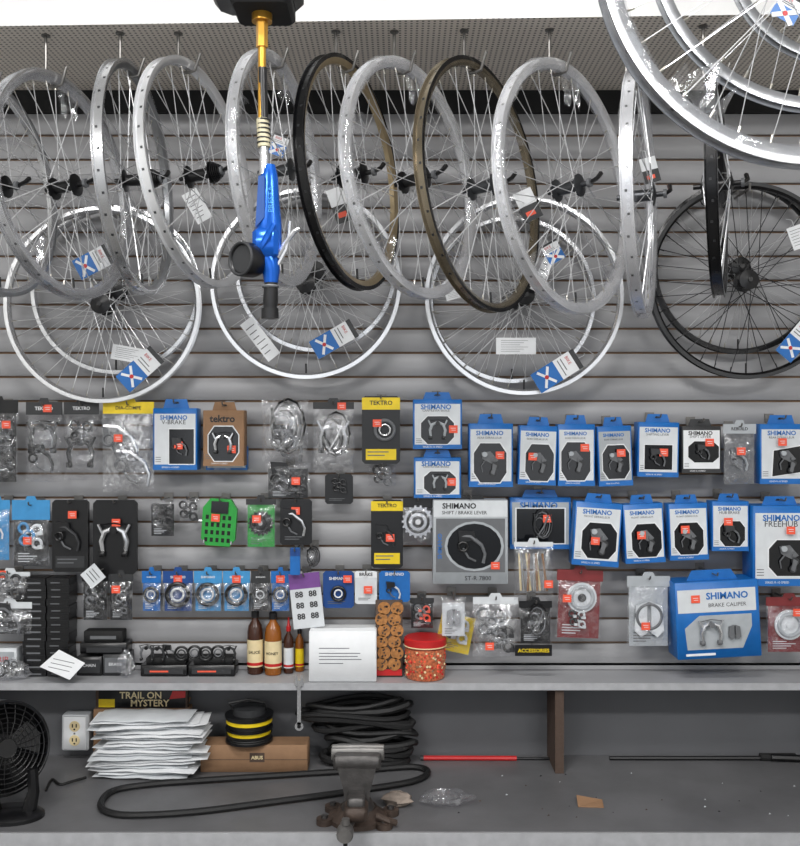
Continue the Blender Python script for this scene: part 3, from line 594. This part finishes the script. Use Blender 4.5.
b.prism([(-w/2,h),(w*.5,h),(w*.47,h+.012),(-w*.45,h+.008)],.002,.004,WHITE); b.build('white_carton',(p.x,-.16,SHELF_Z))
def cookies():
    p=onz(389,677,SHELF_Z); k=(p.y+3)/F; w=27*k; h=77*k; b=MB(); b.bev(-w/2,w/2,0,.06,.0005,h,DBROWN,.002)
    b.box(-w*.48,w*.48,-.0006,0,h*.02,h*.1,RED); random.seed(2)
    for j in range(6):
        for i in (-1,1):
            c=(i*w*.24+(w*.06 if j%2 else -.04*w),0,h*(.17+j*.145))
            b.disc(c,w*.24,-.004,0,COOKIE,n=14)
            for q in range(6): b.disc((c[0]+random.uniform(-.14,.14)*w,0,c[2]+random.uniform(-.14,.14)*w),w*.035,-.0055,-.003,DBROWN,n=6)
    b.build('cookie_box',(p.x,min(p.y,-.085),SHELF_Z))
cookies()
def tub():
    p=onz(425,674,SHELF_Z); k=(p.y+3)/F; r=20*k; h=40*k; b=MB()
    b.lathe([(.0001,.0005),(r*.92,.0005),(r*.96,.004),(r,h*.75),(.0001,h*.75)],CANDY,axis='Z',n=28)
    for i in range(110):
        q=random.uniform(math.pi,2*math.pi); z=random.uniform(.08,.7)*h
        b.disc((r*.97*math.cos(q),r*.97*math.sin(q),z),.0035,-.003,.003,[BROWN,RED,CREAM,ORANGE][i%4],n=6)
    b.lathe([(.0001,h),(r*.98,h),(r*1.05,h*.97),(r*1.05,h*.78),(r,h*.76)],RED,axis='Z',n=28); b.torus((0,0,h*.8),r*1.03,.0025,CREAM,axis='Z',n=28)
    b.build('candy_tub',(p.x,-.035-r*1.1,SHELF_Z))
tub()
def bottle(name,px,ytop,ybot,wpx,body,label,cap,txt=None):
    p=onz(px,ybot,SHELF_Z); k=(p.y+3)/F; r=wpx*k/2; h=(ybot-ytop)*k; b=MB()
    b.lathe([(.0001,.0005),(r*.95,.0005),(r,.004),(r,h*.55),(r*.85,h*.64),(r*.4,h*.72),(r*.38,h*.76)],body,axis='Z',n=20)
    b.lathe([(r*1.02,h*.1),(r*1.02,h*.46)],label,axis='Z',n=20)
    b.lathe([(r*.48,h*.75),(r*.5,h*.83),(r*.3,h*.85),(r*.15,h*1.0),(.0001,h)],cap,axis='Z',n=14)
    if txt:
        vs,fs,tw,th=textmesh(txt,.02); kk=r*1.5/tw
        b.add([(r*1.04*math.sin(a*kk/r),-r*1.04*math.cos(a*kk/r),h*.3+c*kk) for a,c in vs],fs,BLACK)
    b.lathe([(r*1.03,h*.12),(r*1.03,h*.16)],RED,axis='Z',n=20)
    b.build(name,(p.x,p.y+r,SHELF_Z))
SB=mat('sauce_brown',rgb(60,32,20),.2)
bottle('sauce_bottle',254,600,675,16,SB,CREAM,BLACK,'SAUCE')
bottle('honey_bottle',272,602,676,17,HONEY,CREAM,BLACK,'HONEY')
bottle('small_glue_bottle',288,618,674,10,SB,OFFW,RED); bottle('small_glue_bottle',299,622,672,9,HONEY,YEL,BLACK)
def note(px,py,w,h,roll,m,name):
    b=MB(); b.box(-w/2,w/2,0,.0015,-h/2,h/2,m)
    for i in range(3): b.box(-w*.35,w*.3,-.0005,0,h*(.2-.2*i),h*(.24-.2*i),DGREY)
    b.tube([(0,.001,h*.4),(0,.12,h*.4)],.002,HOOK,5)
    b.build(name,at(px,py,-.145),Matrix.Rotation(math.radians(roll),3,'Y'))
random.seed(6); p=onz(58,668,SHELF_Z); k=(p.y+3)/F; b=MB(); w=44*k
for i in range(14):
    z=.0005+i*.0215; o=random.uniform(-.003,.003)
    b.box(-w/2+o,-.002+o,0,.07,z,z+.0212,BLACK); b.box(.002+o,w/2+o,0,.07,z,z+.0212,BLACK)
    b.box(-w*.42+o,-w*.12+o,-.0005,0,z+.004,z+.009,MGREY); b.box(w*.1+o,w*.3+o,-.0005,0,z+.006,z+.009,MGREY)
b.build('chain_box_stack',(p.x,-.1,SHELF_Z))
bag('black_part_pack',82,574,108,620,yf=-.1,card=BLACK,kinds=(('clamps',0,0,1),),A=DGREY,C=MGREY,header=BLACK); bag('black_part_pack',109,574,133,620,yf=-.1,card=BLACK,kinds=(('ring',0,0,.9),('clamps',0,-.2,.8)),A=MGREY,C=DGREY,header=DGREY,st=(-.1,.2))
note(93,576,.055,.055,50,OFFW,'price_note')
standbox('small_part_box',79,655,104,674,.07,BLACK,DGREY,'CHAIN',WHITE); standbox('small_part_box',106,652,131,673,.07,DGREY,MGREY,'BRAKE',WHITE)
p=onz(104,674,SHELF_Z); b=MB(); b.bev(-.07,.075,0,.06,.066,.10,BLACK,.002); b.box(-.05,.06,-.0006,0,.07,.085,DGREY); b.bev(-.06,.06,.005,.05,.101,.135,MBLACK,.002); b.box(-.04,.04,.0044,.005,.11,.12,MGREY); b.build('black_carton',(p.x,-.085,SHELF_Z))
def traypart(px,py,wpx,n,seed,name):
    random.seed(seed); p=onz(px,py,SHELF_Z); k=(p.y+3)/F; w=wpx*k; b=MB()
    b.bev(-w/2,w/2,0,.07,.0005,.035,BLACK,.002); b.box(-w*.42,w*.42,-.0006,0,.008,.026,DGREY); b.box(-w*.3,w*.1,-.001,0,.013,.018,ORANGE)
    b.bev(-w*.4,w*.45,.01,.065,.0355,.055,MBLACK,.002)
    for i in range(n):
        x=-w*.38+i*w*.76/max(1,n-1); part(b,random.choice(['clamps','caliper','lever','ring']),x,.07,.02-.01*(i%2),.055,DGREY if i%2 else MGREY,BLACK)
    b.build(name,(p.x,-.1,SHELF_Z))
traypart(166,674,46,4,3,'brake_part_tray'); traypart(214,673,46,4,11,'brake_part_tray')
def clearlump(px,py,w,h,z,surf,mt=HAZE,seed=1):
    p=onz(px,py,surf); b=MB(); n=16;vs=[];m=9
    for j in range(m+1):
        for i in range(n):
            q=2*math.pi*i/n; t=math.pi*j/m; r_=math.sin(t)*(1+.7*noise.noise(Vector((math.cos(q)*2+seed,math.sin(q)*2,t*1.5))))
            vs.append((r_*math.cos(q)*w/2,r_*math.sin(q)*h/2,max(.0005,z*.5-math.cos(t)*z*.5*(1+.4*noise.noise(Vector((q*2,t*2,seed)))))))
    b.add(vs,[(j*n+i,j*n+(i+1)%n,(j+1)*n+(i+1)%n,(j+1)*n+i) for j in range(m) for i in range(n)],mt)
    return b,p
b,p=clearlump(16,676,.12,.07,.06,SHELF_Z,seed=2); part(b,'clamps',0,.035,.0,.06,DGREY); part(b,'ring',-.03,.03,-.01,.05); b.build('bagged_small_parts',(p.x,-.13,SHELF_Z))
b,p=clearlump(136,668,.05,.05,.08,SHELF_Z,CLEAR,seed=5); b.build('clear_poly_bag',(p.x,-.11,SHELF_Z))
b=MB(); b.prism([(-.06,-.025),(.05,-.045),(.065,.02),(-.035,.045)],0,.001,WHITE)
for i in range(3): b.box(-.035,.035,-.0005,0,.01-.015*i,.012-.015*i,MGREY)
b.build('paper_slip',at(62,664,-.165),Matrix.Rotation(math.radians(-50),3,'X')@Matrix.Rotation(math.radians(14),3,'Y'))
bag('bagged_tool',-12,602,32,634,yf=-.1,card=DGREY,kinds=(('lever',0,0,1.1),),A=MGREY,C=DGREY,header=OFFW,hh=.2,plastic=HAZE)
standbox('white_part_box',2,638,34,662,.04,OFFW,LGREY,'GRIP',RED)
bag('black_part_pack',410,598,434,628,yf=-.07,card=BLACK,kinds=(('clamps',0,0,.9),),A=ORANGE,C=MGREY,header=DGREY)
# ---------------------------------------------------------------- below shelf, on the bench
def fan():
    o=onz(12,817,BENCH_Z); b=MB()
    b.lathe([(.0001,.0005),(.085,.0005),(.085,.01),(.07,.02),(.0001,.024)],BLACK,axis='Z',n=28,el=(1,.75))
    b.tube([(.045,0,.015),(.058,0,.07),(.055,0,.13)],[.02,.016,.014],BLACK,8); b.tube([(-.045,0,.015),(-.058,0,.07),(-.055,0,.13)],[.02,.016,.014],BLACK,8)
    T=Matrix.Translation(Vector((-.03,0,.185)))@Matrix.Rotation(math.radians(42),4,'Z')@Matrix.Rotation(math.radians(-12),4,'X'); b.T=T
    b.lathe([(.118,-.03),(.124,-.025),(.124,.03),(.118,.035),(.114,.03),(.114,-.025)],BLACK,n=40,closed=True)
    for i in range(9): b.torus((0,-.035-.006*math.cos(i/8*1.5),0),.015+.0125*i,.0013,BLACK,n=36,k=5)
    for i in range(24):
        q=i*math.pi/12; b.tube([(.01*math.cos(q),-.042,.01*math.sin(q)),(.07*math.cos(q+.12),-.041,.07*math.sin(q+.12)),(.118*math.cos(q+.2),-.028,.118*math.sin(q+.2))],.0013,BLACK,4)
    b.disc((0,0,0),.024,-.048,-.03,BLACK); b.disc((0,0,0),.035,-.02,.06,MBLACK)
    for i in range(3):
        q=i*2.094
        pts=[(.03*math.cos(q),-.01,.03*math.sin(q)),(.1*math.cos(q-.35),-.015,.1*math.sin(q-.35)),(.108*math.cos(q+.15),-.003,.108*math.sin(q+.15)),(.095*math.cos(q+.6),.012,.095*math.sin(q+.6)),(.03*math.cos(q+.7),.01,.03*math.sin(q+.7))]
        b.add(pts,[(0,1,2,3,4)],BLACK)
    b.lathe([(.114,.03),(.09,.055),(.05,.075),(.0001,.08)],BLACK,n=30)
    b.build('desk_fan',o)
fan()
def outlet():
    o=at(75,733,-.05); b=MB(); b.bev(-.042,.042,0,.049,-.056,.056,OFFW,.004); b.bev(-.036,.036,-.004,0,-.052,.052,WHITE,.002)
    for z in (-.022,.022):
        b.lathe([(.0001,-.006),(.016,-.006),(.017,-.004)],CREAM,c=(0,0,z),n=20)
        for x in (-.006,.006): b.box(x-.0018,x+.0018,-.0068,-.0058,z-.003,z+.008,BLACK)
        b.disc((0,0,z-.009),.003,-.0068,-.0058,BLACK,n=8)
    b.disc((0,0,0),.003,-.006,-.003,SILVER,n=8)
    b.build('power_outlet',o)
outlet()
def benchtube(name,pts,r,m=RUB,closed=False,n=8):
    q=[onz(p[0],p[1],BENCH_Z) for p in pts]; c=q[0].copy()
    P=[]
    N=len(q)
    for i in range(N if closed else N-1):
        a,b_,c_,d=(q[(i-1)%N] if closed or i>0 else q[0]),q[i],q[(i+1)%N],(q[(i+2)%N] if closed or i+2<N else q[-1])
        for t in (0,.25,.5,.75):
            P.append(.5*((2*b_)+(c_-a)*t+(2*a-5*b_+4*c_-d)*t*t+(3*b_-a-3*c_+d)*t**3))
    if not closed: P.append(q[-1])
    b=MB(); b.tube([(p.x-c.x,p.y-c.y,r+.0008) for p in P],r,m,n,closed=closed); return b.build(name,c)
benchtube('inner_tube',[(101,806),(114,794),(150,788),(200,784),(290,778),(370,773),(412,770),(428,775),(412,785),(350,795),(270,806),(190,816),(130,819),(106,815)],.0095,closed=True)
benchtube('power_cord',[(86,779),(72,783),(60,786),(52,781),(46,792)],.004)
def envelopes():
    random.seed(4); o=onz(145,781,BENCH_Z); b=MB(); zz=.0005
    for i in range(19):
        t=.0098; w=.315+random.uniform(-.05,.02); dx=random.uniform(-.025,.025); tl=random.uniform(-.03,.03) if i>1 else 0
        b.T=Matrix.Translation(Vector((dx,random.uniform(-.004,.012),zz+t/2)))@Matrix.Rotation(tl,4,'Y')@Matrix.Rotation(random.uniform(-.1,.1),4,'Z')
        vs=[];n=9
        for j in range(n):
            x=-w/2+w*j/(n-1); hh=t*.42*(math.sin(math.pi*j/(n-1))**.5 if 0<j<n-1 else .12)
            for y in (0,.006,.114,.12):
                e=.25 if y in(0,.12) else 1
                vs+= [(x,y,hh*e+.002*math.sin(j*2+i)),(x,y,-hh*e+.002*math.sin(j*2+i))]
        fs=[]
        for j in range(n-1):
            for q in range(3):
                fs.append((j*8+q*2,j*8+q*2+2,j*8+8+q*2+2,j*8+8+q*2)); fs.append((j*8+q*2+1,j*8+8+q*2+1,j*8+8+q*2+3,j*8+q*2+3))
            fs.append((j*8,j*8+8,j*8+9,j*8+1)); fs.append((j*8+6,j*8+7,j*8+15,j*8+14))
        fs+= [(0,1,3,5,7,6,4,2)]; e=(n-1)*8; fs+=[(e,e+2,e+4,e+6,e+7,e+5,e+3,e+1)]
        b.add(vs,fs,WHITE if i%3 else OFFW); zz+=t*.95
    b.T=Matrix.Identity(4); b.build('padded_envelope_stack',(o.x,min(o.y,-.2),o.z+.002)); 
envelopes()
def books():
    p=onz(134,766,BENCH_Z); b=MB(); b.bev(-.135,.16,0,.058,.0005,.165,BROWN,.002)
    b.prism([(-.13,.165),(.15,.165),(.16,.19),(-.12,.19)],.04,.045,BROWN)
    b.box(-.13,.155,.008,.032,.1655,.225,DBROWN)
    b.box(-.12,.15,.006,.008,.168,.223,BLACK); b.text('MYSTERY',.04,.183,.0055,.12,CREAM,bold=.02); b.text('TRAIL ON',.01,.207,.0055,.13,CREAM,bold=.02)
    b.box(-.12,-.07,.0052,.006,.17,.195,YEL); b.prism([(.1,.195),(.15,.2),(.15,.22),(.11,.22)],.0052,.006,RED)
    b.build('cardboard_carton',(p.x,-.066,BENCH_Z))
books()
def abus():
    p=onz(252,769,BENCH_Z); k=(p.y+3)/F; b=MB(); w=106*k; h=27*k
    b.bev(-w/2,w/2,0,.08,.0005,h,BROWN,.002); b.box(w*-.04,w*.1,-.0006,0,h*.38,h*.72,DBROWN); b.text('ABUS',w*.03,h*.55,-.0012,w*.11,CREAM,bold=.03); b.box(-w/2,w/2,-.0005,0,h*.46,h*.48,DBROWN)
    b.build('brown_lock_box',(p.x+.01,-.15,BENCH_Z)); return p,h
p,h=abus()
b=MB(); z=0
for (r,hh,m) in ((.072,.005,BLACK),(.066,.014,RUB),(.07,.005,BLACK),(.066,.012,YEL),(.072,.006,BLACK),(.062,.015,RUB),(.07,.012,YEL),(.072,.006,BLACK),(.074,.006,BLACK),(.05,.02,DGREY)):
    b.lathe([(.0001,z),(r,z),(r,z+hh),(.0001,z+hh)],m,axis='Z',n=28); z+=hh
for i in range(3): b.torus((0,0,.006+.006*i),.066,.003,RUB,axis='Z',n=28,k=6)
b.tube([(-.045,-.03,z),(-.055,-.035,z+.02),(0,-.03,z+.03),(.045,-.01,z+.015),(.05,0,z-.01)],.004,RUB,6)
b.build('cable_spool_stack',(onz(249,769,BENCH_Z).x-.001,-.11,BENCH_Z+h+.0038))
def coils():
    random.seed(9); b=MB(); o=onz(368,768,BENCH_Z)
    for i in range(11):
        rx=random.uniform(.115,.145); ry=random.uniform(.035,.05); z=.026+i*.0165; cx=random.uniform(-.02,.02); tl=random.uniform(-.1,.1) if i>1 else 0
        if i>5: cx-=.03; rx+=.03
        b.tube([(cx+rx*math.cos(t*.314),ry*math.sin(t*.314),max(.0125,z+(rx*math.cos(t*.314)*tl)+.006*math.sin(t*.9+i))) for t in range(20)],random.choice([.0105,.008,.012]),RUB,7,closed=True)
    b.tube([(.12*math.cos(t*.314),.04*math.sin(t*.314),.0125) for t in range(20)],.012,RUB,7,closed=True)
    b.build('coiled_tire_stack',(o.x,-.08,BENCH_Z))
coils()
o=at(299,703,-.182); b=MB(); b.prism([(-.006,-.065),(.006,-.065),(.005,.05),(-.005,.05)],0,.003,SILVER)
b.prism([(-.011,.05),(.011,.05),(.013,.07),(.006,.085),(.004,.068),(-.004,.068),(-.006,.085),(-.013,.07)],0,.003,SILVER)
b.prism([(.013*math.cos(i*.5236),-.07+.013*math.sin(i*.5236)) for i in range(12)],0,.003,SILVER); b.disc((0,0,-.07),.006,-.0005,.0,BLACK,n=12)
b.tube([(0,.001,.06),(0,.007,.062)],.002,HOOK,6)
b.build('hanging_wrench',o)
o=onz(480,762,BENCH_Z); b=MB(); b.tube([(-.19,0,.0085),(.10,0,.0075)],.0075,RED,8); b.tube([(.10,0,.0075),(.21,0,.0065)],.004,BLACK,8); b.tube([(-.20,0,.0085),(-.19,0,.0085)],.008,DGREY,8); b.build('red_handled_rod',(o.x+.015,-.05,BENCH_Z))
o=onz(705,760,BENCH_Z); b=MB(); b.tube([(-.3,0,.008),(.1,0,.008),(.35,0,.009)],[.006,.007,.007],BLACK,8); b.tube([(.17,0,.012),(.28,0,.012)],.012,MBLACK,8); b.tube([(.2,-.01,.014),(.34,-.02,.012)],.011,BLACK,8); b.build('black_pump_tube',(o.x,-.05,BENCH_Z))
b,p=clearlump(446,804,.13,.08,.04,BENCH_Z,CLEAR,seed=3); b.build('crumpled_plastic_bag',p)
b,p=clearlump(397,806,.08,.05,.04,BENCH_Z,RAG,seed=8); b.build('crumpled_rag',p)
o=onz(590,806,BENCH_Z); b=MB(); b.add([(-.035,-.01,.0008),(.035,-.015,.0008),(.04,.03,.004),(-.03,.04,.012),(-.035,-.01,.003),(.035,-.015,.003),(.04,.03,.006),(-.03,.04,.015)],[(0,1,2,3),(4,5,6,7),(0,1,5,4),(1,2,6,5),(2,3,7,6),(3,0,4,7)],BROWN); b.build('cardboard_scrap',o)
random.seed(21); b=MB(); o=onz(620,800,BENCH_Z)
for i in range(40):
    x=random.uniform(-.5,1); y=random.uniform(-.12,.2); s=random.uniform(.003,.008)
    b.add([(x,y,.0004),(x+s,y+s*.4,.0004),(x+s*.6,y+s,.002),(x,y,.0015)],[(0,1,2),(0,2,3),(0,1,3)],[DBROWN,OFFW,BLACK][i%3])
b.build('bench_debris',o)
def vise():
    o=onz(357,829,BENCH_Z); o.y+=.06; b=MB()
    b.lathe([(.0001,.0005),(.078,.0005),(.078,.012),(.06,.02),(.05,.035),(.0001,.035)],RUST,axis='Z',n=28)
    for q in (20,140,200,320):
        a=math.radians(q); c=(.092*math.cos(a),.085*math.sin(a),0); b.disc(c,.022,.0006,.016,RUST,axis='Z',n=14); b.disc((c[0],c[1],0),.009,.016,.024,IRON,axis='Z',n=6)
    prof=[(.05,.03),(.034,.06),(.028,.10),(.034,.135),(.05,.16)]
    vs=[];n=12
    for r_,z in prof:
        for i in range(n):
            q=2*math.pi*i/n; vs.append((r_*math.cos(q)*.95,r_*1.2*math.sin(q)+.0,z))
    b.add(vs,[(j*n+i,j*n+(i+1)%n,(j+1)*n+(i+1)%n,(j+1)*n+i) for j in range(4) for i in range(n)],IRON,True)
    b.bev(-.062,.062,.0,.04,.15,.19,IRON,.006); b.bev(-.07,.07,-.006,.006,.165,.198,VJAW,.002)
    b.bev(-.062,.062,-.062,-.022,.15,.188,IRON,.006); b.bev(-.07,.07,-.024,-.014,.165,.196,VJAW,.002)
    b.prism([(-.05,.16),(.05,.16),(.034,.10),(.03,.05),(-.03,.05),(-.034,.10)],-.07,-.03,IRON)
    b.bev(-.022,.022,-.13,.12,.065,.105,IRON,.005)
    b.bev(-.03,.03,-.145,-.07,.05,.085,RUST,.008)
    b.lathe([(.0001,-.185),(.018,-.185),(.021,-.178),(.021,-.15),(.016,-.145),(.016,-.12)],VJAW,c=(-.025,0,.035),n=20)
    b.tube([(-.025,-.15,.035),(-.015,-.09,.05),(0,-.05,.08)],.016,IRON,10)
    b.tube([(-.023,-.168,.062),(-.026,-.168,-.085)],.0055,BLACK,8); b.disc((-.023,-.168,0),.01,.058,.072,VJAW,axis='Z',n=12); b.disc((-.026,-.168,0),.01,-.095,-.082,BLACK,axis='Z',n=12)
    b.tube([(.05,-.05,.03),(.085,-.06,.02),(.10,-.05,.012)],.009,RUST,8)
    b.build('bench_vise',o)
vise()
# ---------------------------------------------------------------- lights, world, camera
def area(name,loc,rot,sx,sy,e,col=(1,.985,.97)):
    l=bpy.data.lights.new(name,'AREA'); l.shape='RECTANGLE'; l.size=sx; l.size_y=sy; l.energy=e; l.color=col
    ob=bpy.data.objects.new(name,l); ob.location=loc; ob.rotation_euler=rot; bpy.context.scene.collection.objects.link(ob)
for x in (-1.5,1.5): area('ceiling_fluorescent',(x,-3.7,3.70),(math.radians(14),0,0),1.2,.3,62)
area('ceiling_fluorescent',(-.2,-2.1,3.72),(math.radians(12),0,0),1.2,.3,48)
area('front_fill',(0,-6.2,2.3),(math.radians(90),0,0),4.2,2.2,36,(.93,.96,1))  # added cool frontal fill light behind the camera, no window there
w=bpy.data.worlds.new('World'); bpy.context.scene.world=w; w.use_nodes=True
w.node_tree.nodes['Background'].inputs[0].default_value=(.9,.94,1,1); w.node_tree.nodes['Background'].inputs[1].default_value=.42
cam=bpy.data.cameras.new('Camera'); cam.sensor_fit='HORIZONTAL'; cam.sensor_width=36; cam.lens=F*36/800
co=bpy.data.objects.new('Camera',cam); co.location=(0,CAMY,CAMZ); co.rotation_euler=(math.radians(90),0,0); bpy.context.scene.collection.objects.link(co)
bpy.context.scene.camera=co
bpy.context.scene.view_settings.view_transform='Standard'
